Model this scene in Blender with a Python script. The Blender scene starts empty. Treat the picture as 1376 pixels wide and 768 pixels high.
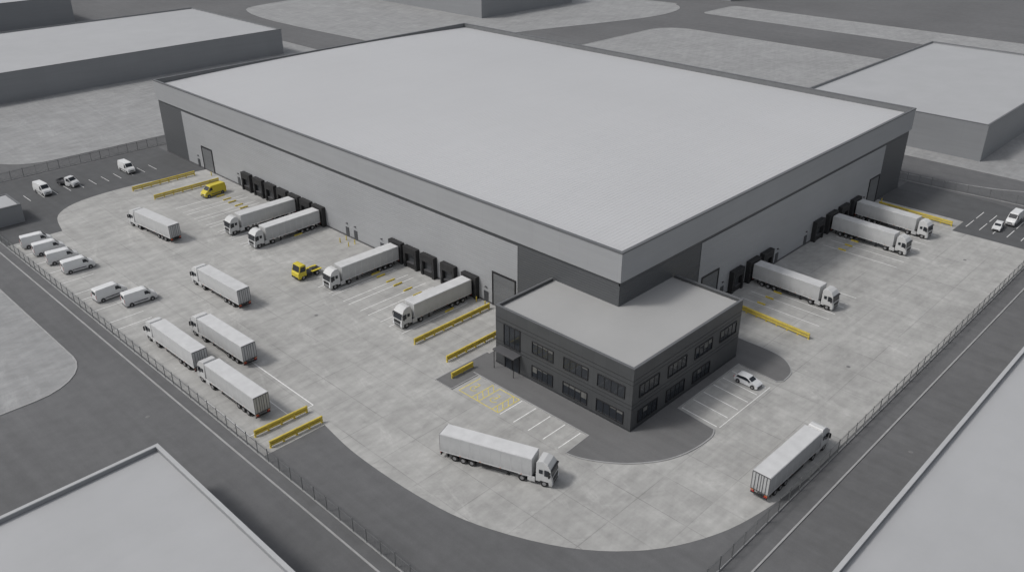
import bpy, bmesh, math, random
from mathutils import Vector, Matrix
from mathutils.geometry import tessellate_polygon
random.seed(7)
S=bpy.context.scene
COL=S.collection
# ------------------------------------------------------------------ materials
def nmat(name):
    m=bpy.data.materials.new(name); m.use_nodes=True
    nt=m.node_tree; b=nt.nodes['Principled BSDF']
    return m,nt,b
class NT:
    def __init__(s,nt): s.nt=nt
    def n(s,t,**k):
        x=s.nt.nodes.new(t)
        for a,v in k.items(): setattr(x,a,v)
        return x
    def l(s,a,b): s.nt.links.new(a,b)
    def math(s,op,a,b=None,c=None,clamp=False):
        x=s.n('ShaderNodeMath',operation=op); x.use_clamp=clamp
        for i,v in enumerate((a,b,c)):
            if v is None: continue
            if isinstance(v,(int,float)): x.inputs[i].default_value=v
            else: s.l(v,x.inputs[i])
        return x.outputs[0]
    def noise(s,vec,scale,detail=4,rough=.55,mul=None,dist=0):
        if mul:
            mp=s.n('ShaderNodeVectorMath',operation='MULTIPLY'); s.l(vec,mp.inputs[0]); mp.inputs[1].default_value=mul; vec=mp.outputs[0]
        x=s.n('ShaderNodeTexNoise'); x.inputs['Scale'].default_value=scale; x.inputs['Detail'].default_value=detail; x.inputs['Roughness'].default_value=rough
        x.inputs['Distortion'].default_value=dist
        s.l(vec,x.inputs['Vector']); return x.outputs[0]
    def rot(s,vec,ang):
        mp=s.n('ShaderNodeVectorRotate',rotation_type='Z_AXIS'); s.l(vec,mp.inputs['Vector']); mp.inputs['Angle'].default_value=ang; return mp.outputs[0]
    def rng(s,v,a,b,c,d,smooth=False):
        x=s.n('ShaderNodeMapRange'); x.clamp=True
        if smooth: x.interpolation_type='SMOOTHSTEP'
        s.l(v,x.inputs[0])
        for i,q in enumerate((a,b,c,d)): x.inputs[i+1].default_value=q
        return x.outputs[0]
    def scalecol(s,col,fac):
        x=s.n('ShaderNodeVectorMath',operation='SCALE'); x.inputs[0].default_value=col[:3]; s.l(fac,x.inputs['Scale']); return x.outputs[0]
    def cell(s,x,y,sx,sy,off=0.0):
        a=s.math('FLOOR',s.math('DIVIDE',x,sx)); b=s.math('FLOOR',s.math('DIVIDE',y,sy))
        c=s.n('ShaderNodeCombineXYZ'); s.l(a,c.inputs[0]); s.l(b,c.inputs[1]); c.inputs[2].default_value=off
        w=s.n('ShaderNodeTexWhiteNoise',noise_dimensions='3D'); s.l(c.outputs[0],w.inputs['Vector']); return w.outputs['Value']
    def joint(s,x,per,width):
        f=s.math('FRACT',s.math('DIVIDE',x,per)); d=s.math('ABSOLUTE',s.math('SUBTRACT',f,.5))
        return s.rng(d,.5-width/per,.5-width/per*.4,0,1)
def plain(name,col,rough=.6,metal=0,var=.0,vscale=.5,rand=0):
    m,nt,b=nmat(name); q=NT(nt)
    b.inputs['Roughness'].default_value=rough; b.inputs['Metallic'].default_value=metal
    g=q.n('ShaderNodeNewGeometry').outputs['Position']
    f=q.rng(q.noise(g,vscale,5),.3,.7,1-var,1+var)
    if rand:
        oi=q.n('ShaderNodeObjectInfo').outputs['Random']
        f=q.math('MULTIPLY',f,q.rng(oi,0,1,1-rand,1+rand))
    q.l(q.scalecol(col,f),b.inputs['Base Color'])
    return m
def grimy(name,col,rough=.5,rand=.05,z0=1.2,z1=2.4):
    # painted vehicle panel with road dirt thickening toward the bottom
    m,nt,b=nmat(name); q=NT(nt)
    g=q.n('ShaderNodeNewGeometry').outputs['Position']
    sp=q.n('ShaderNodeSeparateXYZ'); q.l(g,sp.inputs[0])
    f=q.rng(q.noise(g,.8,5),.3,.7,.96,1.04)
    oi=q.n('ShaderNodeObjectInfo').outputs['Random']; f=q.math('MULTIPLY',f,q.rng(oi,0,1,1-rand,1+rand))
    dirt=q.math('MULTIPLY',q.rng(sp.outputs[2],z0,z1,1,0),q.rng(q.noise(g,1.5,6,.7,mul=(1,1,.4)),.35,.65,.2,1))
    f=q.math('MULTIPLY',f,q.math('SUBTRACT',1,q.math('MULTIPLY',dirt,.28)))
    q.l(q.scalecol(col,f),b.inputs['Base Color']); b.inputs['Roughness'].default_value=rough
    return m
def concrete_mat(name,col,slab=6.0,joints=True,strength=1.0):
    m,nt,b=nmat(name); q=NT(nt)
    g=q.n('ShaderNodeNewGeometry').outputs['Position']
    sp=q.n('ShaderNodeSeparateXYZ'); q.l(g,sp.inputs[0]); X,Y=sp.outputs[0],sp.outputs[1]
    f=q.rng(q.noise(g,.035,3),.3,.7,1-.05*strength,1+.05*strength)
    f=q.math('MULTIPLY',f,q.rng(q.noise(g,.16,7,.6,dist=.4),.3,.7,1-.11*strength,1+.08*strength))
    f=q.math('MULTIPLY',f,q.rng(q.noise(g,1.6,7,.7),.3,.7,.96,1.04))
    for ang,mu,lo in ((0,(.05,.8,1),.08),(.05,(.7,.05,1),.07),(.62,(.04,.6,1),.06),(-.5,(.05,.6,1),.06)):
        t=q.noise(q.rot(g,ang),1.0,6,.6,mul=mu,dist=.15); f=q.math('MULTIPLY',f,q.rng(t,.35,.65,1-lo*strength,1+lo*.8*strength))
    sc=q.noise(q.rot(g,.35),.24,10,.78,mul=(1,.22,1)); f=q.math('ADD',f,q.rng(sc,.55,.70,0,.26*strength))
    sc=q.noise(q.rot(g,-.9),.38,9,.8,mul=(1,.3,1)); f=q.math('ADD',f,q.rng(sc,.57,.72,0,.22*strength))
    st=q.noise(g,.45,6,.65); f=q.math('MULTIPLY',f,q.rng(st,.60,.74,1,.84))
    if joints:
        w=q.cell(X,Y,slab,slab*2.5); f=q.math('MULTIPLY',f,q.rng(w,0,1,.965,1.03))
        jn=q.rng(q.noise(g,.12,4),.38,.62,.15,1)
        j=q.math('MAXIMUM',q.joint(X,slab,.08),q.math('MULTIPLY',q.joint(Y,slab*1.25,.09),.8))
        f=q.math('MULTIPLY',f,q.math('SUBTRACT',1,q.math('MULTIPLY',q.math('MULTIPLY',j,jn),.32)))
    q.l(q.scalecol(col,f),b.inputs['Base Color']); b.inputs['Roughness'].default_value=.8
    bp=q.n('ShaderNodeBump'); bp.inputs['Strength'].default_value=.12; q.l(q.noise(g,8,5),bp.inputs['Height']); q.l(bp.outputs[0],b.inputs['Normal'])
    return m
def asphalt_mat(name,col,v=.10):
    m,nt,b=nmat(name); q=NT(nt)
    g=q.n('ShaderNodeNewGeometry').outputs['Position']
    f=q.rng(q.noise(g,.03,4),.3,.7,1-v,1+v)
    f=q.math('MULTIPLY',f,q.rng(q.noise(g,.4,8,.65),.3,.7,1-v,1+v))
    f=q.math('MULTIPLY',f,q.rng(q.noise(g,5,6,.7),.3,.7,.93,1.07))
    f=q.math('MULTIPLY',f,q.rng(q.noise(g,1,5,.6,mul=(.7,.03,1)),.35,.65,.95,1.06))
    q.l(q.scalecol(col,f),b.inputs['Base Color']); b.inputs['Roughness'].default_value=.9
    return m
def clad_mat(name,col,rough=.45,pw=3.0,ph=1.0,var=.01,jd=.07):
    m,nt,b=nmat(name); q=NT(nt)
    g=q.n('ShaderNodeNewGeometry').outputs['Position']
    sp=q.n('ShaderNodeSeparateXYZ'); q.l(g,sp.inputs[0]); U=q.math('ADD',sp.outputs[0],sp.outputs[1])
    w=q.cell(U,sp.outputs[2],pw*2,ph)
    f=q.rng(w,0,1,1-var,1+var)
    f=q.math('MULTIPLY',f,q.rng(q.noise(g,.10,5),.3,.7,.97,1.03))
    f=q.math('MULTIPLY',f,q.rng(q.noise(g,1,4,.6,mul=(.06,.06,1.2)),.35,.65,.975,1.025))
    j=q.joint(U,pw*2,.05); f=q.math('MULTIPLY',f,q.math('SUBTRACT',1,q.math('MULTIPLY',j,jd)))
    q.l(q.scalecol(col,f),b.inputs['Base Color']); b.inputs['Roughness'].default_value=rough
    return m
def roof_mat(name,col,px,py,var=.005):
    m,nt,b=nmat(name); q=NT(nt)
    g=q.n('ShaderNodeNewGeometry').outputs['Position']
    sp=q.n('ShaderNodeSeparateXYZ'); q.l(g,sp.inputs[0]); X,Y=sp.outputs[0],sp.outputs[1]
    f=q.rng(q.noise(g,.02,3),.3,.7,.97,1.03)
    f=q.math('MULTIPLY',f,q.rng(q.noise(g,.5,6,.6,mul=(.15,1,1)),.3,.7,.99,1.01))
    if px:
        f=q.math('MULTIPLY',f,q.rng(q.cell(X,Y,px,py),0,1,1-var,1+var))
        j=q.joint(X,px,.09); f=q.math('MULTIPLY',f,q.math('SUBTRACT',1,q.math('MULTIPLY',j,.03)))
    else:
        f=q.math('MULTIPLY',f,q.rng(q.noise(g,.12,7,.65),.3,.7,.96,1.04))
    q.l(q.scalecol(col,f),b.inputs['Base Color']); b.inputs['Roughness'].default_value=.55
    return m
M={}
M['ground']=asphalt_mat('asphalt_ground',(.122,.123,.126))
M['park']=asphalt_mat('asphalt_dark',(.090,.092,.095))
M['pave']=asphalt_mat('pavement_tarmac',(.14,.14,.141),.05)
M['yard']=concrete_mat('yard_concrete',(.385,.382,.37))
M['plot']=concrete_mat('plot_concrete',(.29,.292,.293),slab=20,joints=False,strength=.9)
M['kerb']=plain('kerb_concrete',(.33,.33,.33),.85,var=.12)
M['wht']=plain('white_marking',(.76,.76,.75),.7,var=.18,vscale=1.5)
M['ymark']=plain('yellow_marking',(.62,.52,.13),.7,var=.18,vscale=1.5)
M['yel']=plain('yellow_steel',(.60,.47,.075),.5,var=.12,vscale=1)
M['panel']=clad_mat('cladding_light',(.325,.332,.342))
M['fascia']=clad_mat('cladding_fascia',(.325,.332,.342),ph=5)
M['dark']=clad_mat('cladding_dark',(.074,.078,.083))
M['coping']=plain('coping_dark',(.12,.124,.13),.5,var=.05)
M['copl']=plain('coping_light',(.42,.425,.43),.5,var=.05)
M['parin']=plain('parapet_inner',(.15,.155,.16),.6,var=.08)
M['roof']=roof_mat('roof_sheet',(.485,.488,.496),12.4,1.0)
M['seam']=plain('roof_seam',(.485,.488,.496),.55,var=.02)
M['oroof']=roof_mat('roof_membrane',(.37,.37,.366),0,0)
M['broof']=roof_mat('roof_grey',(.395,.399,.406),0,0)
M['bwall']=clad_mat('neighbour_wall',(.24,.247,.257),pw=6,ph=10)
M['off']=clad_mat('office_panel',(.062,.065,.068),pw=1.1,ph=1.2,var=.05,jd=.15)
M['offd']=clad_mat('office_panel_dark',(.04,.042,.045),pw=2.2,ph=4,var=.05)
M['glass']=plain('glass_dark',(.02,.024,.03),.06)
M['blind']=plain('window_blind',(.12,.12,.115),.8,var=.3,vscale=.6)
M['frame']=plain('frame_black',(.018,.018,.02),.4)
M['rubber']=plain('shelter_black',(.022,.022,.023),.7,var=.2,vscale=2)
M['door']=clad_mat('door_grey',(.13,.135,.14),pw=50,ph=.6,var=.05)
M['doord']=clad_mat('door_darkgrey',(.06,.063,.068),pw=50,ph=.6,var=.05)
M['white']=grimy('vehicle_white',(.68,.685,.685),.35,.05,.4,1.3)
M['curt']=grimy('trailer_side',(.50,.505,.505),.5,.08,1.2,2.6)
M['trtop']=plain('trailer_roof',(.56,.563,.565),.55,var=.07,vscale=.7,rand=.05)
M['cabc']=grimy('cab_paint',(.56,.563,.56),.3,.08,.5,1.6)
M['chas']=plain('chassis_dark',(.03,.03,.032),.6,var=.1)
M['tyre']=plain('tyre',(.018,.018,.018),.85)
M['hub']=plain('hub_metal',(.35,.35,.36),.4,metal=.6)
M['trim']=plain('trim_grey',(.09,.09,.095),.5)
M['red']=plain('lamp_red',(.35,.02,.015),.3)
M['orange']=plain('reflector_orange',(.6,.16,.03),.5)
M['lamp']=plain('lamp_clear',(.7,.72,.75),.15)
M['fence']=plain('fence_galvanised',(.15,.155,.158),.5,var=.1)
M['yveh']=plain('vehicle_yellow',(.60,.49,.04),.35,var=.03)
M['silver']=plain('vehicle_silver',(.62,.63,.64),.3,var=.03)
M['iron']=plain('cast_iron',(.16,.16,.16),.7,var=.15,vscale=3)
# ------------------------------------------------------------------ mesh helpers
def mesh(name,bm,mat,smooth=False):
    bmesh.ops.recalc_face_normals(bm,faces=bm.faces)
    me=bpy.data.meshes.new(name); bm.to_mesh(me); bm.free()
    me.materials.append(M[mat] if isinstance(mat,str) else mat)
    if smooth:
        for p in me.polygons: p.use_smooth=True
    return me
def obj(name,me,parent=None,loc=(0,0,0),rz=0):
    o=bpy.data.objects.new(name,me); COL.objects.link(o); o.location=loc; o.rotation_euler=(0,0,rz)
    if parent: o.parent=parent
    return o
def empty(name,loc=(0,0,0),rz=0):
    o=bpy.data.objects.new(name,None); COL.objects.link(o); o.location=loc; o.rotation_euler=(0,0,rz); o.empty_display_size=1; return o
def abox(bm,x0,x1,y0,y1,z0,z1,bev=0):
    vs=[bm.verts.new((x,y,z)) for z in (z0,z1) for x,y in ((x0,y0),(x1,y0),(x1,y1),(x0,y1))]
    fs=[bm.faces.new([vs[i] for i in q]) for q in ((3,2,1,0),(4,5,6,7),(0,1,5,4),(1,2,6,5),(2,3,7,6),(3,0,4,7))]
    if bev:
        es=list({e for f in fs for e in f.edges}); bmesh.ops.bevel(bm,geom=es,offset=bev,segments=2,affect='EDGES',profile=.6)
def prism(bm,prof,w,bev=0):
    wf=w if callable(w) else (lambda x,z:w)
    L=[bm.verts.new((x,-wf(x,z),z)) for x,z in prof]; R=[bm.verts.new((x,wf(x,z),z)) for x,z in prof]
    fs=[bm.faces.new(L),bm.faces.new(R[::-1])]; n=len(prof)
    for i in range(n): fs.append(bm.faces.new((L[i],R[i],R[(i+1)%n],L[(i+1)%n])))
    if bev:
        es=list({e for f in fs for e in f.edges}); bmesh.ops.bevel(bm,geom=es,offset=bev,segments=2,affect='EDGES',profile=.6,clamp_overlap=True)
def cyl(bm,x,y0,y1,z,r,seg=20):
    A=[bm.verts.new((x+r*math.cos(2*math.pi*i/seg),y0,z+r*math.sin(2*math.pi*i/seg))) for i in range(seg)]
    B=[bm.verts.new((v.co.x,y1,v.co.z)) for v in A]
    bm.faces.new(A); bm.faces.new(B[::-1])
    for i in range(seg): bm.faces.new((A[i],A[(i+1)%seg],B[(i+1)%seg],B[i]))
def vcyl(bm,x,y,z0,z1,r,seg=12):
    A=[bm.verts.new((x+r*math.cos(2*math.pi*i/seg),y+r*math.sin(2*math.pi*i/seg),z0)) for i in range(seg)]
    B=[bm.verts.new((v.co.x,v.co.y,z1)) for v in A]
    bm.faces.new(A); bm.faces.new(B[::-1])
    for i in range(seg): bm.faces.new((A[i],A[(i+1)%seg],B[(i+1)%seg],B[i]))
def clean(pts):
    out=[]
    for p in pts:
        if not out or math.hypot(p[0]-out[-1][0],p[1]-out[-1][1])>.02: out.append(p)
    if math.hypot(out[0][0]-out[-1][0],out[0][1]-out[-1][1])<.02: out.pop()
    return out
def tess(pts): return tessellate_polygon([[Vector((x,y,0)) for x,y in pts]])
def upface(bm,vs,up=1):
    try: f=bm.faces.new(vs)
    except ValueError: return
    f.normal_update()
    if f.normal.z*up<0: f.normal_flip()
def sheet(name,pts,z,mat,parent=None):
    pts=clean(pts); bm=bmesh.new(); v=[bm.verts.new((x,y,z)) for x,y in pts]
    for t in tess(pts): upface(bm,[v[i] for i in t])
    me=bpy.data.meshes.new(name); bm.to_mesh(me); bm.free(); me.materials.append(M[mat]); return obj(name,me,parent)
def slab(name,pts,z0,z1,mat,parent=None):
    pts=clean(pts); bm=bmesh.new(); a=[bm.verts.new((x,y,z1)) for x,y in pts]; b=[bm.verts.new((x,y,z0)) for x,y in pts]; n=len(pts)
    for t in tess(pts): upface(bm,[a[i] for i in t])
    for i in range(n): bm.faces.new((a[i],b[i],b[(i+1)%n],a[(i+1)%n]))
    me=bpy.data.meshes.new(name); bm.to_mesh(me); bm.free(); me.materials.append(M[mat]); return obj(name,me,parent)
def smooth_path(pts,n=6,closed=False):
    out=[]; m=len(pts)
    for i in range(m if closed else m-1):
        p0=pts[(i-1)%m] if (closed or i>0) else pts[0]; p1=pts[i]; p2=pts[(i+1)%m]; p3=pts[(i+2)%m] if (closed or i+2<m) else pts[-1]
        for k in range(n):
            t=k/n
            out.append(tuple(.5*((2*b)+(-a+c)*t+(2*a-5*b+4*c-d)*t*t+(-a+3*b-3*c+d)*t**3) for a,b,c,d in zip(p0,p1,p2,p3)))
    if not closed: out.append(pts[-1])
    return out
def ribbon(bm,path,w,z0,z1):
    n=len(path); L=[];R=[]
    for i,(x,y) in enumerate(path):
        a=path[max(0,i-1)]; b=path[min(n-1,i+1)]; dx,dy=b[0]-a[0],b[1]-a[1]; l=math.hypot(dx,dy) or 1; nx,ny=-dy/l*w/2,dx/l*w/2
        L.append((x+nx,y+ny)); R.append((x-nx,y-ny))
    for i in range(n-1):
        q=[L[i],L[i+1],R[i+1],R[i]]
        t=[bm.verts.new((x,y,z1)) for x,y in q]; bm.faces.new(t)
        if z1-z0>.02:
            bt=[bm.verts.new((x,y,z0)) for x,y in q]
            for a,b in ((0,1),(2,3)): bm.faces.new((t[a],bt[a],bt[b],t[b]))
            if i==0: bm.faces.new((t[3],bt[3],bt[0],t[0]))
            if i==n-2: bm.faces.new((t[1],bt[1],bt[2],t[2]))
def kerb(name,path,w=.2,z0=0,z1=.13,mat='kerb',parent=None):
    bm=bmesh.new(); ribbon(bm,path,w,z0,z1); return obj(name,mesh(name,bm,mat),parent)
def rrect(x0,x1,y0,y1,r,n=7):
    out=[]
    for cx,cy,a0 in ((x1-r,y1-r,0),(x0+r,y1-r,90),(x0+r,y0+r,180),(x1-r,y0+r,270)):
        for i in range(n+1):
            a=math.radians(a0+90*i/n); out.append((cx+r*math.cos(a),cy+r*math.sin(a)))
    return out
# ------------------------------------------------------------------ ground
sheet('ground',[(-900,-700),(1500,-700),(1500,1700),(-900,1700)],0,'ground')
yard=[(-52.9,119.5),(-52.9,19.6),(-43,19.6)]+smooth_path([(-43,19.6),(-43.9,10.7),(-43.5,-1.7),(-41.8,-11.2),(-37.1,-21.6),(-30.6,-28.9),(-22.5,-33.4),(-13.9,-35.5),(-5,-36.4)],5)+[(93.9,-36.4),(93.6,-19.6),(100.5,-19.6),(100.5,3),(3,3),(3,134)]+smooth_path([(2.9,133.8),(-8.4,134.5),(-18.6,136),(-31.6,134.8),(-38.9,129.5),(-41.8,119.5)],5)
sheet('concrete_yard',yard,.012,'yard')
sheet('car_park',[(-52.9,119.6),(-41.8,119.6),(-38.9,129.6),(-31.6,134.9),(-18.6,136.1),(-8.4,134.6),(-.2,133.8),(-.2,160.5),(-44,160.5),(-52.9,150)],.008,'park')
sheet('car_park',[(94,-36.4),(93.7,-19.7),(100.6,-19.7),(100.6,-.3),(117.5,-.3),(117.5,-20),(114,-36.4)],.008,'park')
for nm,pts in (('concrete_plot',rrect(-140,-61,56,175,9)),('concrete_plot',rrect(-37,104,170,330,12)),('concrete_plot',smooth_path([(130,330),(129,245),(137,214),(165,205),(191,202),(254,184),(285,184),(300,195),(301,212),(274,345),(160,352)],6,True)),
    ('concrete_plot',rrect(138,248,48,164,14)),('concrete_plot',rrect(138,262,-30,44,8)),('concrete_plot',rrect(288,318,-60,171,4))):
    sheet(nm,pts,.012,'plot')
    kerb('kerb',pts+[pts[0]],.25,0,.10)
kerb('kerb',[(-55.2,170),(-55.2,-60)],.24); kerb('kerb',[(-60,-39.7),(135,-39.7)],.24)
kerb('kerb',smooth_path([(123,60),(123,12),(124,-6),(129,-22),(140,-34),(170,-38)],6),.28)
# drainage covers
b=bmesh.new()
for x,y in ((-28,-8),(-25,48),(-25,100),(25,-28),(80,-27),(-60,40),(-60,-10),(10,-44)):
    vcyl(b,x,y,0,.018,.33,14)
obj('manhole_covers',mesh('manhole_covers',b,'iron'))
# ------------------------------------------------------------------ markings
bm=bmesh.new()
def line(bm,x0,y0,x1,y1,w=.13,z=.0185): ribbon(bm,[(x0,y0),(x1,y1)],w,z,z)
LD=[112.2,106.8,101.6,96.5,91.6,87.0,82.2]; LD2=[55.2,50.6,45.4,39.6,33.7]
RD=[35.8,41.8,46.9]; RD2=[68.6,74.6,80.3,86.2]
for grp in (LD,LD2):
    for y in grp:
        for s in (-1.75,1.75): line(bm,-3,y+s,-18.5,y+s,.14)
for grp in (RD,RD2):
    for x in grp:
        for s in (-1.75,1.75): line(bm,x+s,-3,x+s,-18.5,.14)
line(bm,-41.3,25,-41.3,56,.18); line(bm,-52,38,-52,24.9,.14)
line(bm,-45.3,25.1,-45.3,44,.12); line(bm,-52.2,25,-41.3,25,.14,.0195)
for y in (68.5,71.8,78,84,87.2,93.5,99.8,106,112,118): line(bm,-52.4,y,-45.8,y,.14)
for y in (3.2,.4,-2.5,-5.4,-8.3): line(bm,-18.6,y,-23.4,y,.15)
for x in (-3.2,-.2,2.6,5.4,8.1,10.8): line(bm,x,-15.2,x-.5,-21.5,.15)
line(bm,10.9,-21.9,-3.6,-21.9,.11)
for i in range(11): line(bm,-40+i*3.1,143.2,-40+i*3.1,148,.12)
for i in range(6): line(bm,98,-35+i*2.8,103,-35+i*2.8,.14); line(bm,104.5,-35+i*2.8,109.5,-35+i*2.8,.14)
obj('painted_white_lines',mesh('painted_white_lines',bm,'wht'))
bm=bmesh.new()
for a in ((-18.7,12.2,-23.3,12.2),(-18.7,9.4,-23.3,9.4),(-18.7,7.9,-23.3,7.9),(-18.7,5.0,-23.3,5.0),(-18.7,3.7,-23.3,3.7)): line(bm,*a,w=.16,z=.020)
line(bm,-23.3,12.2,-23.3,3.7,.16,.0225); line(bm,-18.7,7.9,-18.7,3.7,.16,.0225)
for k in range(4):
    x=-23.3+k*1.15
    line(bm,x,8.0,x+1.1,9.3,.13,.025); line(bm,x,3.8,x+1.1,4.9,.13,.025)
for cx,cy in ((-21.4,10.8),(-21.4,6.4)):
    ribbon(bm,[(cx+.62*math.cos(t*.5),cy+.62*math.sin(t*.5)) for t in range(10)],.15,.0275,.0275); line(bm,cx,cy,cx+1.3,cy,.15,.03); line(bm,cx+1.3,cy,cx+1.3,cy+.6,.15,.033)
obj('painted_yellow_bay',mesh('painted_yellow_bay',bm,'ymark'))
# ------------------------------------------------------------------ main warehouse
W,Lh,HT=112.0,155.2,19.7
wh=empty('warehouse_building')
def add(par,name,fn,mat,smooth=False):
    bm=bmesh.new(); fn(bm); return obj(name,mesh(name,bm,mat,smooth),par)
add(wh,'core_walls',lambda b:abox(b,.12,W-.12,.12,Lh-.12,0,18.0),'dark')
def ribwall(b,axis,a0,a1,off,sgn,z0,z1,pitch=.45,d=.022):
    prof=[]; z=z0
    while z<z1-1e-4:
        zt=min(z+pitch,z1)
        prof+= [(0,z),(d,z+.05),(d,max(zt-.05,z+.06)),(0,zt)]; z=zt
    A=[];B=[]
    for dd,zz in prof:
        o=off+sgn*dd
        A.append(b.verts.new((o,a0,zz) if axis=='y' else (a0,o,zz))); B.append(b.verts.new((o,a1,zz) if axis=='y' else (a1,o,zz)))
    for i in range(len(A)-1):
        if (A[i].co-A[i+1].co).length<1e-5: continue
        b.faces.new((A[i],A[i+1],B[i+1],B[i]))
def wall(par,name,mat,*a,**k): add(par,name,lambda b:ribwall(b,*a,**k),mat)
FZ=14.5; PZ=13.7
wall(wh,'panel_west','panel','y',22,142.6,-.06,-1,0,PZ)
wall(wh,'dark_corner_west','dark','y',0,22,0,-1,0,PZ)
wall(wh,'dark_end_west','dark','y',142.6,Lh,0,-1,0,PZ)
add(wh,'dark_band_west',lambda b:abox(b,.02,.2,.02,Lh,PZ,FZ),'dark')
wall(wh,'panel_south','panel','x',23,99,-.06,-1,0,PZ)
wall(wh,'dark_corner_south','dark','x',0,23,0,-1,0,PZ)
wall(wh,'dark_end_south','dark','x',99,W,0,-1,0,PZ)
add(wh,'dark_band_south',lambda b:abox(b,.02,W,.021,.2,PZ,FZ),'dark')
add(wh,'north_wall',lambda b:abox(b,0,W,Lh-.1,Lh,0,FZ),'panel')
add(wh,'east_wall',lambda b:abox(b,W-.1,W,.2,Lh-.1,0,FZ),'panel')
add(wh,'base_plinth',lambda b:(abox(b,-.16,-.1,14.2,Lh,0,.35),abox(b,15.2,W,-.16,-.1,0,.35)),'trim')
T=.45
def fascia(b):
    o=.35
    abox(b,-o,-o+T,-o,Lh+o,FZ,HT-.25); abox(b,W+o-T,W+o,-o,Lh+o,FZ,HT-.25)
    abox(b,-o+T,W+o-T,-o,-o+T,FZ,HT-.25); abox(b,-o+T,W+o-T,Lh+o-T,Lh+o,FZ,HT-.25)
add(wh,'parapet_fascia',fascia,'fascia')
def cop(b):
    o=.42; t=T+.14; z0,z1=HT-.25,HT
    abox(b,-o,-o+t,-o,Lh+o,z0,z1); abox(b,W+o-t,W+o,-o,Lh+o,z0,z1)
    abox(b,-o+t,W+o-t,-o,-o+t,z0,z1); abox(b,-o+t,W+o-t,Lh+o-t,Lh+o,z0,z1)
add(wh,'parapet_coping',cop,'coping')
def inner(b):
    i=.112; z0,z1=17.4,HT-.26
    abox(b,i,i+.05,i,Lh-i,z0,z1); abox(b,W-i-.05,W-i,i,Lh-i,z0,z1)
    abox(b,i+.05,W-i-.05,i,i+.05,z0,z1); abox(b,i+.05,W-i-.05,Lh-i-.05,Lh-i,z0,z1)
add(wh,'parapet_inner_lining',inner,'parin')
def rz(x): return 18.35+.95*(1-((x-W/2)/(W/2))**2)
def roofsurf(b):
    n=36; prev=None
    for i in range(n+1):
        x=.2+(W-.4)*i/n; z=rz(x); c=(b.verts.new((x,.2,z)),b.verts.new((x,Lh-.2,z)))
        if prev: b.faces.new((prev[0],c[0],c[1],prev[1]))
        prev=c
add(wh,'roof_sheeting',roofsurf,'roof',True)
def seams(b):
    n=18; y=.8
    while y<Lh-.5:
        for i in range(n):
            x0=.3+(W-.6)*i/n; x1=.3+(W-.6)*(i+1)/n; h=.015; w=.025
            p=[(x0,y-w,rz(x0)),(x1,y-w,rz(x1)),(x1,y-w,rz(x1)+h),(x0,y-w,rz(x0)+h)]
            q=[(a,y+w,c) for a,_,c in p]
            P=[b.verts.new(v) for v in p]; Q=[b.verts.new(v) for v in q]
            b.faces.new(P); b.faces.new(Q[::-1]); b.faces.new((P[3],P[2],Q[2],Q[3]))
        y+=.8
add(wh,'roof_standing_seams',seams,'seam')
def rdoor(axis,a0,a1,h):
    def fr(b):
        for lo,hi,z0,z1 in ((a0-.25,a0,0,h+.3),(a1,a1+.25,0,h+.3),(a0,a1,h,h+.3)):
            abox(b,*((-.24,-.02,lo,hi,z0,z1) if axis=='y' else (lo,hi,-.24,-.02,z0,z1)))
    def dr(b): ribwall(b,axis,a0,a1,-.12,-1,0.02,h,.4,.03)
    add(wh,'roller_door_frame',fr,'frame'); add(wh,'roller_door_curtain',dr,'door')
rdoor('y',129.3,134.2,6.0); rdoor('y',22.6,28.0,6.6); rdoor('x',24.3,29.5,6.4); rdoor('x',93.5,98.4,6.6)
def pdoor(axis,a,z=0):
    add(wh,'personnel_door',lambda b:abox(b,*((-.17,-.02,a-.55,a+.55,z,z+2.2) if axis=='y' else (a-.55,a+.55,-.17,-.02,z,z+2.2))),'doord')
    add(wh,'wall_light',lambda b:abox(b,*((-.35,-.05,a-.2,a+.2,3.0,3.2) if axis=='y' else (a-.2,a+.2,-.35,-.05,3.0,3.2))),'trim')
for y in (137,69.5,72.4,60.5,29.9,117): pdoor('y',y)
for x in (31.6,64,91.5,52): pdoor('x',x)
# ------------------------------------------------------------------ docks
def dock_meshes():
    parts=[]
    b=bmesh.new(); 
    for s in (-1,1):
        abox(b,-1.0,-.02,min(s*1.95,s*1.35),max(s*1.95,s*1.35),.0,4.5,.03)
    abox(b,-1.0,-.02,-1.35,1.35,3.75,4.5,.03); abox(b,-1.04,-.9,-1.4,1.4,3.1,3.8)
    abox(b,-.75,-.02,-1.33,1.33,0,1.15)
    parts.append(('shelter',mesh('shelter',b,'rubber')))
    b=bmesh.new(); abox(b,-.3,-.05,-1.34,1.34,1.16,3.74); parts.append(('dock_door',mesh('dock_door',b,'doord')))
    b=bmesh.new(); abox(b,-.95,-.3,-1.05,1.05,1.16,1.24); parts.append(('dock_leveller',mesh('dock_leveller',b,'trim')))
    b=bmesh.new()
    for s in (-1,1): abox(b,-1.12,-1.0,s*1.6-.14,s*1.6+.14,.7,1.3)
    parts.append(('bumpers',mesh('bumpers',b,'frame')))
    b=bmesh.new()
    for s in (-1,1): abox(b,-1.03,-1.005,s*1.86-.05,s*1.86+.05,.1,2.2)
    parts.append(('edge_strips',mesh('edge_strips',b,'trim')))
    return parts
DM=dock_meshes()
def dock(x,y,rz):
    e=empty('loading_dock',(x,y,0),rz)
    for n,m in DM: obj(n,m,e)
for y in LD+LD2: dock(-.06,y,0)
for x in RD+RD2: dock(x,-.06,math.pi/2)
gl=[]
for y in LD+LD2:
    for s in (-1.5,1.5): gl.append((-6.2,y+s,-8.2,y+s))
for x in RD+RD2:
    for s in (-1.5,1.5): gl.append((x+s,-6.2,x+s,-7.8))
b=bmesh.new()
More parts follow.
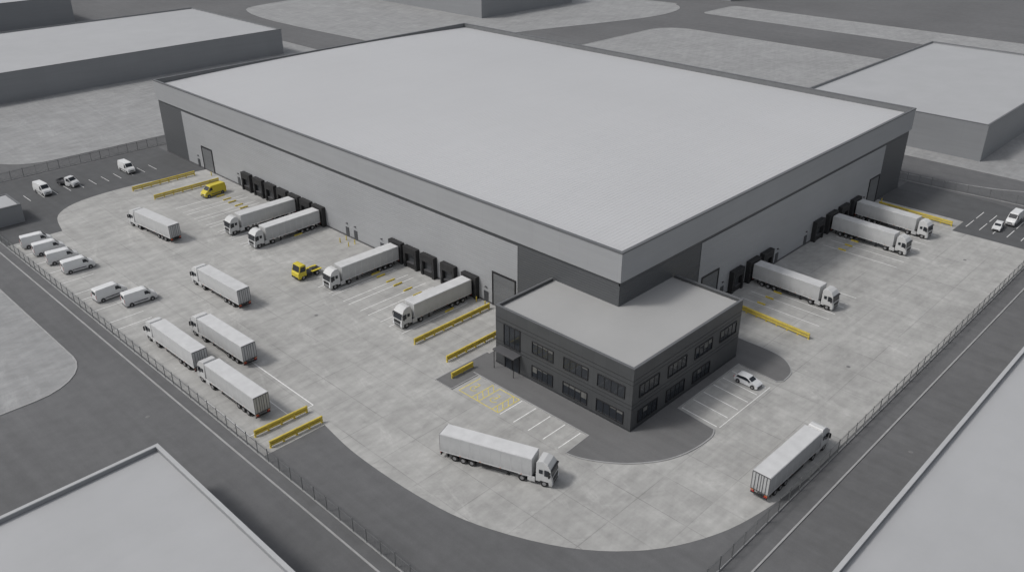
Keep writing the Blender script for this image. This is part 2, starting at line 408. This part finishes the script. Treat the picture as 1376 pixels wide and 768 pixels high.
for g in gl: ribbon(b,[g[:2],g[2:]],.2,.02,.3)
obj('dock_wheel_guides',mesh('dock_wheel_guides',b,'yel'))
def bollard(x,y,h=1.0):
    b=bmesh.new(); vcyl(b,0,0,0,h,.11); vcyl(b,0,0,h,h+.05,.07); obj('safety_bollard',mesh('safety_bollard',b,'yel'),None,(x,y,.012))
for x,y in ((-1.5,21.9),(-1.5,28.8),(-1.6,68),(-1.6,71),(-3.2,68),(-3.2,71),(-1.5,128.5),(23.5,-1.5),(30.3,-1.5),(92.7,-1.5),(99.2,-1.5),(-1.4,60),(-1.4,31.2)): bollard(x,y)
# ------------------------------------------------------------------ barriers
def barrier(x0,y0,x1,y1,gap=2.1):
    L=math.hypot(x1-x0,y1-y0); e=empty('yellow_safety_barrier',(x0,y0,.012),math.atan2(y1-y0,x1-x0))
    b=bmesh.new(); n=max(2,int(L/gap)+1)
    for i in range(n):
        x=.1+(L-.2)*i/(n-1); abox(b,x-.09,x+.09,-.09,.09,0,1.15); abox(b,x-.17,x+.17,-.17,.17,0,.03)
    obj('posts',mesh('posts',b,'yel'),e)
    b=bmesh.new()
    for z in (.42,.88):
        for s in (-1,1):
            prof=[(0,z-.16),(.05,z-.11),(.05,z-.03),(0,z),(.05,z+.03),(.05,z+.11),(0,z+.16)]
            A=[b.verts.new((0,s*(.10+d),zz)) for d,zz in prof]; B=[b.verts.new((L,s*(.10+d),zz)) for d,zz in prof]
            for i in range(len(A)-1): b.faces.new((A[i],A[i+1],B[i+1],B[i]))
    abox(b,-.02,L+.02,-.13,.13,1.04,1.12)
    obj('rails',mesh('rails',b,'yel'),e)
for q in ((-20.4,132,-4.2,132),(-19.2,123,-2.5,123),(-19.3,27.6,-1.6,27.6),(-19.2,19.6,-4,19.6),(-22,15.3,-17.4,15.3),(29.6,-4.6,28.6,-19.3),(96.6,-2,96,-18.7),(-51.6,24.3,-42.9,24.1),(-51.4,20.6,-42.8,20.4)): barrier(*q)
# ------------------------------------------------------------------ office
of=empty('office_building')
X0,X1,Y0,Y1,OH=-13.6,15.0,-13.3,13.8,10.7
add(of,'walls',lambda b:abox(b,X0,X1,Y0,Y1,0,9.9),'off')
add(of,'plinth',lambda b:abox(b,X0-.04,X1+.04,Y0-.04,Y1+.04,.1,.45),'offd')
def par(b):
    t=.35
    abox(b,X0,X0+t,Y0,Y1,9.9,OH-.1); abox(b,X1-t,X1,Y0,-.4,9.9,OH-.1); abox(b,X0+t,X1-t,Y0,Y0+t,9.9,OH-.1); abox(b,X0+t,-.4,Y1-t,Y1,9.9,OH-.1)
add(of,'parapet',par,'off')
def parc(b):
    t=.43; a,c,d,e=X0-.04,X1+.04,Y0-.04,Y1+.04; z0,z1=OH-.1,OH
    abox(b,a,a+t,d,e,z0,z1); abox(b,c-t,c,d,-.4,z0,z1); abox(b,a+t,c-t,d,d+t,z0,z1); abox(b,a+t,-.4,e-t,e,z0,z1)
add(of,'coping',parc,'coping')
add(of,'roof_membrane',lambda b:abox(b,X0+.36,X1-.36,Y0+.36,Y1-.36,9.91,10.15),'oroof')
def bands(b):
    for z in (3.85,4.5,7.9,8.6):
        abox(b,X0-.03,X0,Y0-.03,Y1,z,z+.05); abox(b,X0,X1,Y0-.03,Y0,z,z+.05)
add(of,'cladding_joints',bands,'frame')
def window(axis,c,w,z0,z1,panes=4):
    lo,hi=c-w/2,c+w/2
    fr=bmesh.new(); gl=bmesh.new(); bl=bmesh.new(); ft=.09
    def B(bm,a0,a1,zz0,zz1,d0,d1):
        if axis=='y': abox(bm,X0-d1,X0-d0,a0,a1,zz0,zz1)
        else: abox(bm,a0,a1,Y0-d1,Y0-d0,zz0,zz1)
    B(fr,lo-ft,hi+ft,z1,z1+ft,-.05,.12); B(fr,lo-ft,hi+ft,z0-ft,z0,-.05,.16)
    B(fr,lo-ft,lo,z0,z1,-.05,.12); B(fr,hi,hi+ft,z0,z1,-.05,.12)
    for i in range(1,panes): 
        a=lo+w*i/panes; B(fr,a-.04,a+.04,z0,z1,.02,.07)
    B(gl,lo,hi,z0,z1,-.05,.015)
    k=0
    for i in range(panes):
        if random.random()<.45:
            dr=random.choice((.3,.5,.8,1.1)); a=lo+w*i/panes; B(bl,a+.08,a+w/panes-.08,z1-dr,z1-.01,.016,.022); k=1
    obj('window_frame',mesh('window_frame',fr,'frame'),of); obj('window_glass',mesh('window_glass',gl,'glass'),of)
    if k: obj('window_blind',mesh('window_blind',bl,'blind'),of)
    else: bl.free()
for c,w in ((3.7,4.2),(-2.9,4.6),(-9.5,4.8)):
    window('y',c,w,5.3,7.2); window('y',c,w,.95,2.9)
window('y',10.2,3.4,4.3,7.9,3)
for c in (-9.6,-2.6,4.4,11.4): window('x',c,4.6,5.3,7.2)
for c in (-9.6,-2.6,4.4): window('x',c,4.6,.95,2.9)
add(of,'entrance_glass',lambda b:abox(b,X0-.05,X0+.1,8.7,11.7,.12,3.0),'glass')
def ent(b):
    for a in (8.6,10.15,11.7): abox(b,X0-.14,X0,a-.06,a+.06,.12,3.1)
    abox(b,X0-.14,X0,8.54,11.76,3.0,3.15)
add(of,'entrance_frame',ent,'frame')
add(of,'entrance_canopy',lambda b:abox(b,X0-1.7,X0+.05,8.2,12.9,3.45,3.7,.03),'trim')
def cp(b):
    vcyl(b,X0-1.55,8.4,.1,3.45,.06); vcyl(b,X0-1.55,12.7,.1,3.45,.06)
add(of,'canopy_posts',cp,'frame')
pv=[(-18.3,14.2),(-18.3,-9.6)]+smooth_path([(-23.6,-9.8),(-23,-12),(-21.4,-14.9),(-18.9,-17.9),(-15.2,-20.6),(-11,-22),(-6.5,-22.3),(-4.6,-21.6)],5)+[(-3.9,-14.9),(13.4,-14.9),(12.9,-21.9)]+smooth_path([(13.8,-22.6),(17,-22.2),(19.5,-20),(20.5,-17),(20.6,-12),(20.6,-6)],5)+[(20.6,-.3),(10,-.3),(10,5),(-.3,5),(-.3,16.4),(-12.5,16.4)]
slab('pavement',pv,.0,.115,'pave')
kerb('kerb',pv[:-5],.2,0,.125)
slab('pavement',[(-24,13.2),(-18.31,13.2),(-12.6,16.41),(-12.6,17),(-24,17)],0,.114,'pave'); kerb('kerb',[(-18.2,13.2),(-24,13.2),(-24,17),(-12.6,17)],.2,0,.126)
# ------------------------------------------------------------------ neighbours
def neighbour(x0,x1,y0,y1,h,par=.9,nm='industrial_unit',cop='coping',wallm='bwall'):
    e=empty(nm); add(e,'walls',lambda b:abox(b,x0,x1,y0,y1,0,h-par),wallm)
    def p(b,t=.4,z0=h-par,z1=h-.12,o=0):
        abox(b,x0-o,x0+t,y0-o,y1+o,z0,z1); abox(b,x1-t,x1+o,y0-o,y1+o,z0,z1); abox(b,x0+t,x1-t,y0-o,y0+t,z0,z1); abox(b,x0+t,x1-t,y1-t,y1+o,z0,z1)
    add(e,'parapet',p,wallm); add(e,'coping',lambda b:p(b,.45,h-.12,h,.05),cop)
    add(e,'roof',lambda b:abox(b,x0+.41,x1-.41,y0+.41,y1-.41,h-par+.002,h-par+.1),'broof')
neighbour(-170,91,240,313,9.6,.6)
neighbour(201,268,239,345,14)
neighbour(146,245,-8,44,10,.7)
neighbour(-150,-65.7,-120,21.8,8,.8,cop='copl')
neighbour(-26.9,120,-150,-49,8,.8,cop='copl')
neighbour(-62,-45.4,131,140,4.2,.25,nm='substation_building')
neighbour(330,520,180,330,12); neighbour(-150,60,370,460,12)
# ------------------------------------------------------------------ fences
def fence(path,h=2.3,nm='perimeter_fence',sp=.28):
    e=empty(nm); posts=bmesh.new(); pales=bmesh.new(); rails=bmesh.new()
    for (xa,ya),(xb,yb) in zip(path[:-1],path[1:]):
        L=math.hypot(xb-xa,yb-ya); ux,uy=(xb-xa)/L,(yb-ya)/L
        ribbon(rails,[(xa,ya),(xb,yb)],.05,h-.3,h-.24); ribbon(rails,[(xa,ya),(xb,yb)],.05,.3,.36)
        n=max(1,round(L/2.75))
        for i in range(n): 
            x,y=xa+ux*L*i/n,ya+uy*L*i/n; abox(posts,x-.045,x+.045,y-.045,y+.045,0,h+.05)
        m=int(L/sp)
        for i in range(m):
            x,y=xa+ux*sp*(i+.5),ya+uy*sp*(i+.5); w=.03
            v=[pales.verts.new((x-ux*w,y-uy*w,.1)),pales.verts.new((x+ux*w,y+uy*w,.1)),pales.verts.new((x+ux*w,y+uy*w,h)),pales.verts.new((x-ux*w,y-uy*w,h))]; pales.faces.new(v)
    obj('posts',mesh('posts',posts,'fence'),e); obj('pales',mesh('pales',pales,'fence'),e); obj('rails',mesh('rails',rails,'fence'),e)
    kerb('base_kerb',path,.2,0,.14,parent=e)
fence([(-53.3,130),(-53.3,-34)]); fence([(-44,-36.8),(118,-36.8)])
fence(smooth_path([(118,-36.8),(120,-28),(119,-14),(118,0),(118,40)],2))
fence(smooth_path([(-57,141),(-54,152),(-47,160),(-38,162),(-18,162),(6,162),(60,162)],2))
# ------------------------------------------------------------------ vehicles
def wheels(bt,bh,xs,r,w,track):
    for x in xs:
        for s in (-1,1):
            y0,y1=(track-w,track) if s>0 else (-track,-track+w)
            cyl(bt,x,y0,y1,r,r,22)
            yo=track+.012 if s>0 else -track-.012
            cyl(bh,x,min(yo,s*(track-.1)),max(yo,s*(track-.1)),r,r*.52,14)
def truck_parts():
    P=[]
    def A(n,fn,mat,smooth=False):
        b=bmesh.new(); fn(b); P.append((n,mesh(n,b,mat,smooth)))
    A('trailer_body',lambda b:abox(b,.06,13.6,-1.265,1.265,1.18,3.98,.03),'curt')
    A('trailer_roof',lambda b:abox(b,.1,13.56,-1.22,1.22,3.97,4.03,.015),'trtop')
    def side(b):
        for i in range(1,9):
            x=.06+13.54*i/9
            for s in (-1,1): abox(b,x-.025,x+.025,min(s*1.262,s*1.28),max(s*1.262,s*1.28),1.28,3.86)
        for s in (-1,1):
            abox(b,.06,13.6,min(s*1.262,s*1.29),max(s*1.262,s*1.29),3.86,4.0); abox(b,.06,13.6,min(s*1.262,s*1.29),max(s*1.262,s*1.29),1.14,1.28)
    A('trailer_side_rails',side,'trtop')
    def rear(b):
        for y in (-1.25,-.02,1.21): abox(b,.0,.07,y,y+.04,1.2,3.95)
        abox(b,0,.07,-1.2,1.2,3.88,3.97); abox(b,0,.07,-1.2,1.2,1.15,1.25)
        for y in (-.8,-.35,.35,.8): abox(b,-.02,.05,y-.02,y+.02,1.25,3.85)
    A('rear_door_bars',rear,'trim')
    def ch(b):
        for y in (-.5,.5): abox(b,.3,13.2,y-.07,y+.07,.82,1.16)
        for x in (1,2.85,4.15,6,8,10): abox(b,x,x+.1,-1.15,1.15,1.0,1.14)
        abox(b,.05,.2,-1.2,1.2,.5,.72); abox(b,.1,.3,-.9,-.75,.6,1.1); abox(b,.1,.3,.75,.9,.6,1.1)
        for s in (-1,1):
            abox(b,9.9,10.1,s*.8-.08,s*.8+.08,.25,1.1); abox(b,9.8,10.2,s*.8-.15,s*.8+.15,.1,.25)
            for z in (.55,.85): abox(b,5.6,9.4,min(s*1.2,s*1.24),max(s*1.2,s*1.24),z,z+.14)
            abox(b,1.55,5.5,min(s*.75,s*1.2),max(s*.75,s*1.2),1.08,1.14)
            abox(b,1.1,1.16,min(s*.7,s*1.2),max(s*.7,s*1.2),.3,1.0)
        abox(b,6.2,7.6,-1.1,-.6,.5,1.0,.03)
        for y in (-.42,.42): abox(b,11,16.1,y-.08,y+.08,.7,.98)
        abox(b,11.6,12.6,-.5,.5,.98,1.14)
        for s in (-1,1): abox(b,13.1,14.3,min(s*.55,s*1.18),max(s*.55,s*1.18),.35,.95,.05)
    A('chassis',ch,'chas')
    bt=bmesh.new(); bh=bmesh.new(); wheels(bt,bh,(2.2,3.5,4.8),.5,.4,1.22); wheels(bt,bh,(12.2,),.52,.62,1.24); wheels(bt,bh,(15.35,),.52,.34,1.2)
    P.append(('tyres',mesh('tyres',bt,'tyre'))); P.append(('hubs',mesh('hubs',bh,'hub')))
    def mg(b):
        for s in (-1,1):
            abox(b,11.6,12.85,min(s*.65,s*1.26),max(s*.65,s*1.26),1.03,1.1)
            abox(b,13.0,14.05,min(s*1.16,s*1.25),max(s*1.16,s*1.25),.45,1.25,.03)
    A('side_fairings',mg,'cabc')
    wf=lambda x,z:(1.25 if z<2.95 else 1.25-(z-2.95)*.22)
    prof=[(14.15,.75),(14.15,3.55),(14.35,3.86),(15.05,3.9),(15.75,3.6),(16.2,2.95),(16.42,1.75),(16.48,1.2),(16.48,.42),(16.0,.38),(16.0,1.0),(14.75,1.0),(14.75,.75)]
    A('cab',lambda b:prism(b,prof,wf,.05),'cabc')
    A('arch_liner',lambda b:prism(b,[(14.7,.5),(14.7,1.13),(16.03,1.13),(16.03,.5)],1.1),'chas')
    A('windscreen',lambda b:prism(b,[(16.235,2.88),(16.435,1.82),(16.3,1.82),(16.1,2.88)],1.14,.02),'glass')
    def sg(b): prism(b,[(15.35,1.85),(15.35,2.72),(15.98,2.72),(16.2,1.85)],1.262); prism(b,[(14.6,2.1),(14.6,2.65),(15.1,2.65),(15.1,2.1)],1.258)
    A('side_glass',sg,'glass')
    def gr(b):
        abox(b,16.45,16.5,-.85,.85,1.02,1.62)
        for z in (.55,.75): abox(b,16.46,16.505,-.8,.8,z,z+.12)
        prism(b,[(16.25,2.98),(16.5,2.9),(16.5,2.84),(16.2,2.92)],1.15)
        for s in (-1,1):
            abox(b,16.05,16.2,min(s*1.25,s*1.55),max(s*1.25,s*1.55),2.55,2.6); abox(b,16.0,16.2,min(s*1.36,s*1.58),max(s*1.36,s*1.58),1.85,2.6,.03)
    A('grille_and_mirrors',gr,'frame')
    def hl(b):
        for s in (-1,1): abox(b,16.3,16.51,min(s*.86,s*1.2),max(s*.86,s*1.2),.68,.95,.03)
    A('headlamps',hl,'lamp')
    def rl(b):
        for s in (-1,1): abox(b,.02,.07,min(s*.7,s*1.15),max(s*.7,s*1.15),.74,.9)
    A('rear_lamps',rl,'red')
    def refl(b):
        for s in (-1,1):
            abox(b,.03,.08,min(s*.8,s*1.2),max(s*.8,s*1.2),.98,1.1)
            for x in (3,6,9,12): abox(b,x,x+.2,min(s*1.28,s*1.295),max(s*1.28,s*1.295),1.17,1.24)
    A('reflectors',refl,'orange')
    return P
TP=truck_parts()
def place(name,parts,x,y,ang):
    e=empty(name,(x,y,.012),ang)
    for n,m in parts: obj(n,m,e)
    return e
def truck(rx,ry,fx,fy):
    place('articulated_truck',TP,rx,ry,math.atan2(fy-ry,fx-rx))
for q in ((-35.1,2.4,-29.2,-13.4),(-13.4,-33.7,3,-33.9),(41.9,-1.25,41.6,-17.7),(74.9,-1.25,74.2,-17.7),(86.6,-1.25,85.6,-17.7),
          (-1.25,91.6,-17.7,91.7),(-1.25,82.1,-17.7,81.8),(-1.25,54.9,-17.7,55.1),(-1.25,33.8,-17.7,34.0),
          (-27.2,96.0,-28.8,112.5),(-32.4,59.3,-33.0,75.6),(-48.3,45.4,-48.6,61.5),(-41.9,41.5,-42.4,58),(-48.2,27.4,-48.6,43.8)): truck(*q)
def van_parts(body,kind='van'):
    P=[]
    def A(n,fn,mat,smooth=False):
        b=bmesh.new(); fn(b); P.append((n,mesh(n,b,mat,smooth)))
    wf=lambda x,z:(1.0 if z<1.35 else 1.0-(z-1.35)*.11)*(1 if x<2.5 else 1-(x-2.5)*.22)
    wg=lambda x,z:wf(x,z)+.012
    if kind=='van':
        prof=[(-2.95,.42),(-2.97,1.4),(-2.88,2.45),(-2.78,2.6),(.9,2.66),(1.28,2.56),(2.05,1.7),(2.72,1.38),(2.93,1.05),(2.97,.42),(2.7,.3),(-2.8,.32)]
    else:
        prof=[(.1,.42),(.08,2.2),(.25,2.4),(1.0,2.42),(1.3,2.34),(2.05,1.6),(2.72,1.32),(2.93,1.05),(2.97,.42),(2.7,.3),(.1,.32)]
    A('body',lambda b:prism(b,prof,wf,.045),body)
    if kind=='van':
        A('windscreen',lambda b:prism(b,[(1.36,2.50),(2.04,1.745),(1.95,1.70),(1.27,2.45)],.82),'glass')
        A('door_glass',lambda b:prism(b,[(.75,1.6),(.75,2.25),(1.3,2.25),(1.82,1.68),(1.75,1.6)],wg),'glass')
        A('rear_glass',lambda b:abox(b,-2.955,-2.8,-.65,.65,1.6,2.2),'glass')
    else:
        A('windscreen',lambda b:prism(b,[(1.36,2.30),(2.04,1.635),(1.95,1.6),(1.27,2.25)],.82),'glass')
        A('door_glass',lambda b:prism(b,[(.6,1.5),(.6,2.1),(1.3,2.1),(1.75,1.6),(1.7,1.5)],wg),'glass')
        def bed(b):
            abox(b,-2.95,0,-1.0,1.0,.85,.98); 
            abox(b,-2.95,-2.88,-1,1,.98,1.4); abox(b,-.08,0,-1,1,.98,1.9); abox(b,-2.88,-.08,-1,-.94,.98,1.4); abox(b,-2.88,-.08,.94,1,.98,1.4)
            abox(b,-2.9,.3,-.45,.45,.5,.85)
        A('cargo_bed',bed,'trim')
    def tr(b):
        abox(b,2.72,3.0,-.88,.88,.32,.62,.03); abox(b,2.9,2.975,-.5,.5,.75,1.0)
        abox(b,-3.0,-2.9,-.92,.92,.35,.58,.02)
        if kind=='van': abox(b,-1.4,1.2,-1.02,1.02,.62,.78)
        for s in (-1,1): abox(b,1.5,1.7,min(s*.98,s*1.22),max(s*.98,s*1.22),1.55,1.9,.02)
        for x in (-1.85,1.95): cyl(b,x,-1.006,1.006,.42,.44,20)
    A('trim',tr,'trim')
    bt=bmesh.new(); bh=bmesh.new(); wheels(bt,bh,(-1.85,1.95),.35,.24,1.02)
    P.append(('tyres',mesh('tyres',bt,'tyre'))); P.append(('hubs',mesh('hubs',bh,'hub')))
    def hl(b):
        for s in (-1,1): abox(b,2.6,2.93,min(s*.6,s*.92),max(s*.6,s*.92),.95,1.15,.02)
    A('headlamps',hl,'lamp')
    def rl(b):
        for s in (-1,1): abox(b,-3.0,-2.9,min(s*.86,s*.97),max(s*.86,s*.97),1.0,1.7)
    if kind=='van': A('rear_lamps',rl,'red')
    return P
VW=van_parts('white'); VY=van_parts('yveh'); VP=van_parts('white','pickup')
for x,y,a in ((-48.3,115.6,-8),(-47.9,110,-6),(-47.6,103.6,-8),(-47.0,97.4,-4),(-47.6,81.3,3),(-44.6,75.6,-4)):
    place('panel_van',VW,x,y,math.radians(a))
place('panel_van',VW,-36,146.2,math.radians(-86)); place('flatbed_pickup',VP,-29.6,147.4,math.radians(-70)); place('panel_van',VW,-15,147,math.radians(-90))
place('yellow_van',VY,-7.8,115.8,math.radians(187))
place('panel_van',VW,107.5,-27.8,math.radians(180))
def car_parts(body):
    P=[]
    def A(n,fn,mat):
        b=bmesh.new(); fn(b); P.append((n,mesh(n,b,mat)))
    wf=lambda x,z:(.9 if z<.9 else .9-(z-.9)*.38)*(1-max(0,abs(x)-1.5)*.14)
    wg=lambda x,z:wf(x,z)+.012
    A('body',lambda b:prism(b,[(-2.05,.35),(-2.12,.7),(-2.02,1.0),(-1.72,1.38),(-1.3,1.5),(-.1,1.53),(.35,1.44),(1.05,1.02),(1.75,.88),(2.08,.68),(2.12,.35),(1.8,.22),(-1.8,.22)],wf,.04),body)
    A('windscreen',lambda b:prism(b,[(.42,1.42),(1.0,1.07),(.9,1.0),(.34,1.38)],.62),'glass')
    A('rear_window',lambda b:prism(b,[(-1.99,1.07),(-1.73,1.40),(-1.6,1.35),(-1.85,1.03)],.6),'glass')
    A('side_glass',lambda b:prism(b,[(-1.7,1.02),(-1.5,1.33),(-.1,1.43),(.3,1.36),(.8,1.02)],wg),'glass')
    def tr(b):
        abox(b,2.03,2.14,-.6,.6,.35,.58); 
        for s in (-1,1): abox(b,.55,.7,min(s*.88,s*1.05),max(s*.88,s*1.05),.95,1.08)
        for x in (-1.3,1.3): cyl(b,x,-.906,.906,.36,.38,20)
    A('trim',tr,'trim')
    bt=bmesh.new(); bh=bmesh.new(); wheels(bt,bh,(-1.3,1.3),.32,.2,.915)
    P.append(('tyres',mesh('tyres',bt,'tyre'))); P.append(('hubs',mesh('hubs',bh,'hub')))
    def hl(b):
        for s in (-1,1): abox(b,1.9,2.07,min(s*.5,s*.8),max(s*.5,s*.8),.64,.78)
    A('headlamps',hl,'lamp')
    def rl(b):
        for s in (-1,1): abox(b,-2.12,-2.0,min(s*.6,s*.84),max(s*.6,s*.84),.75,.95)
    A('rear_lamps',rl,'red')
    return P
CP=car_parts('silver'); CW=car_parts('white')
place('hatchback_car',CP,9.3,-18.9,math.radians(-92)); place('hatchback_car',CW,101.5,-26.4,math.radians(185))
def shunter():
    P=[]
    def A(n,fn,mat):
        b=bmesh.new(); fn(b); P.append((n,mesh(n,b,mat)))
    A('cab',lambda b:prism(b,[(.9,.8),(.9,3.0),(1.2,3.15),(2.2,3.1),(2.55,1.8),(2.75,1.5),(2.8,.5),(2.2,.45),(2.0,.95)],1.2,.05),'yveh')
    A('windscreen',lambda b:prism(b,[(2.24,2.98),(2.56,1.86),(2.4,1.85),(2.1,2.95)],1.05),'glass')
    A('side_glass',lambda b:prism(b,[(1.1,1.8),(1.1,2.8),(2.1,2.8),(2.38,1.8)],1.212),'glass')
    def ch(b):
        for y in (-.42,.42): abox(b,-2.8,2.3,y-.1,y+.1,.6,.95)
        prism(b,[(-2.2,.95),(-1.9,1.25),(-.9,1.3),(-.6,.95)],.5); abox(b,-2.8,.8,-.9,.9,.9,.97)
        abox(b,-.3,.7,-1.1,-.6,.4,.9,.04); abox(b,-.3,.7,.6,1.1,.4,.9,.04); abox(b,.4,.8,-1.0,-.7,.9,2.6,.04)
        abox(b,2.75,2.83,-1.1,1.1,.45,.8)
    A('chassis',ch,'chas')
    def by(b):
        abox(b,-2.7,-.4,-1.2,-.62,1.06,1.13); abox(b,-2.7,-.4,.62,1.2,1.06,1.13)
    A('mudguards',by,'yveh')
    bt=bmesh.new(); bh=bmesh.new(); wheels(bt,bh,(-1.5,),.5,.58,1.18); wheels(bt,bh,(1.6,),.5,.32,1.14)
    P.append(('tyres',mesh('tyres',bt,'tyre'))); P.append(('hubs',mesh('hubs',bh,'hub')))
    return P
place('yellow_shunter_tractor',shunter(),-17,62.6,math.radians(181))
# ------------------------------------------------------------------ light
SEL=50; SAZ=math.radians(-36)
d=Vector((math.cos(SAZ)*math.cos(math.radians(SEL)),math.sin(SAZ)*math.cos(math.radians(SEL)),-math.sin(math.radians(SEL))))
sl=bpy.data.lights.new('sun','SUN'); sl.energy=1.5; sl.angle=math.radians(10); sl.color=(1,.975,.94)
so=bpy.data.objects.new('sun',sl); COL.objects.link(so); so.rotation_euler=d.to_track_quat('-Z','Y').to_euler(); so.location=(0,0,120)
w=bpy.data.worlds.new("World"); S.world=w; w.use_nodes=True; nt=w.node_tree
sky=nt.nodes.new('ShaderNodeTexSky'); sky.sky_type='NISHITA'; sky.sun_disc=False; sky.sun_elevation=math.radians(SEL)
frm=-d; sky.sun_rotation=math.atan2(frm.x,frm.y)
sky.dust_density=3; sky.air_density=1.0
hs=nt.nodes.new('ShaderNodeHueSaturation'); hs.inputs['Saturation'].default_value=.28
bg=nt.nodes['Background']; nt.links.new(sky.outputs[0],hs.inputs['Color']); nt.links.new(hs.outputs[0],bg.inputs[0]); bg.inputs[1].default_value=.122
# ------------------------------------------------------------------ camera
cam=bpy.data.cameras.new('camera'); co=bpy.data.objects.new('camera',cam); COL.objects.link(co)
co.location=(-97.3,-71.04,75); co.rotation_euler=(math.pi/2-math.radians(27.14),0,math.radians(44.15)-math.pi/2)
cam.lens=36*1156.8/1376; cam.clip_end=4000; cam.clip_start=1
S.camera=co
S.view_settings.view_transform='Standard'; S.view_settings.look='None'; S.view_settings.exposure=0; S.view_settings.gamma=1
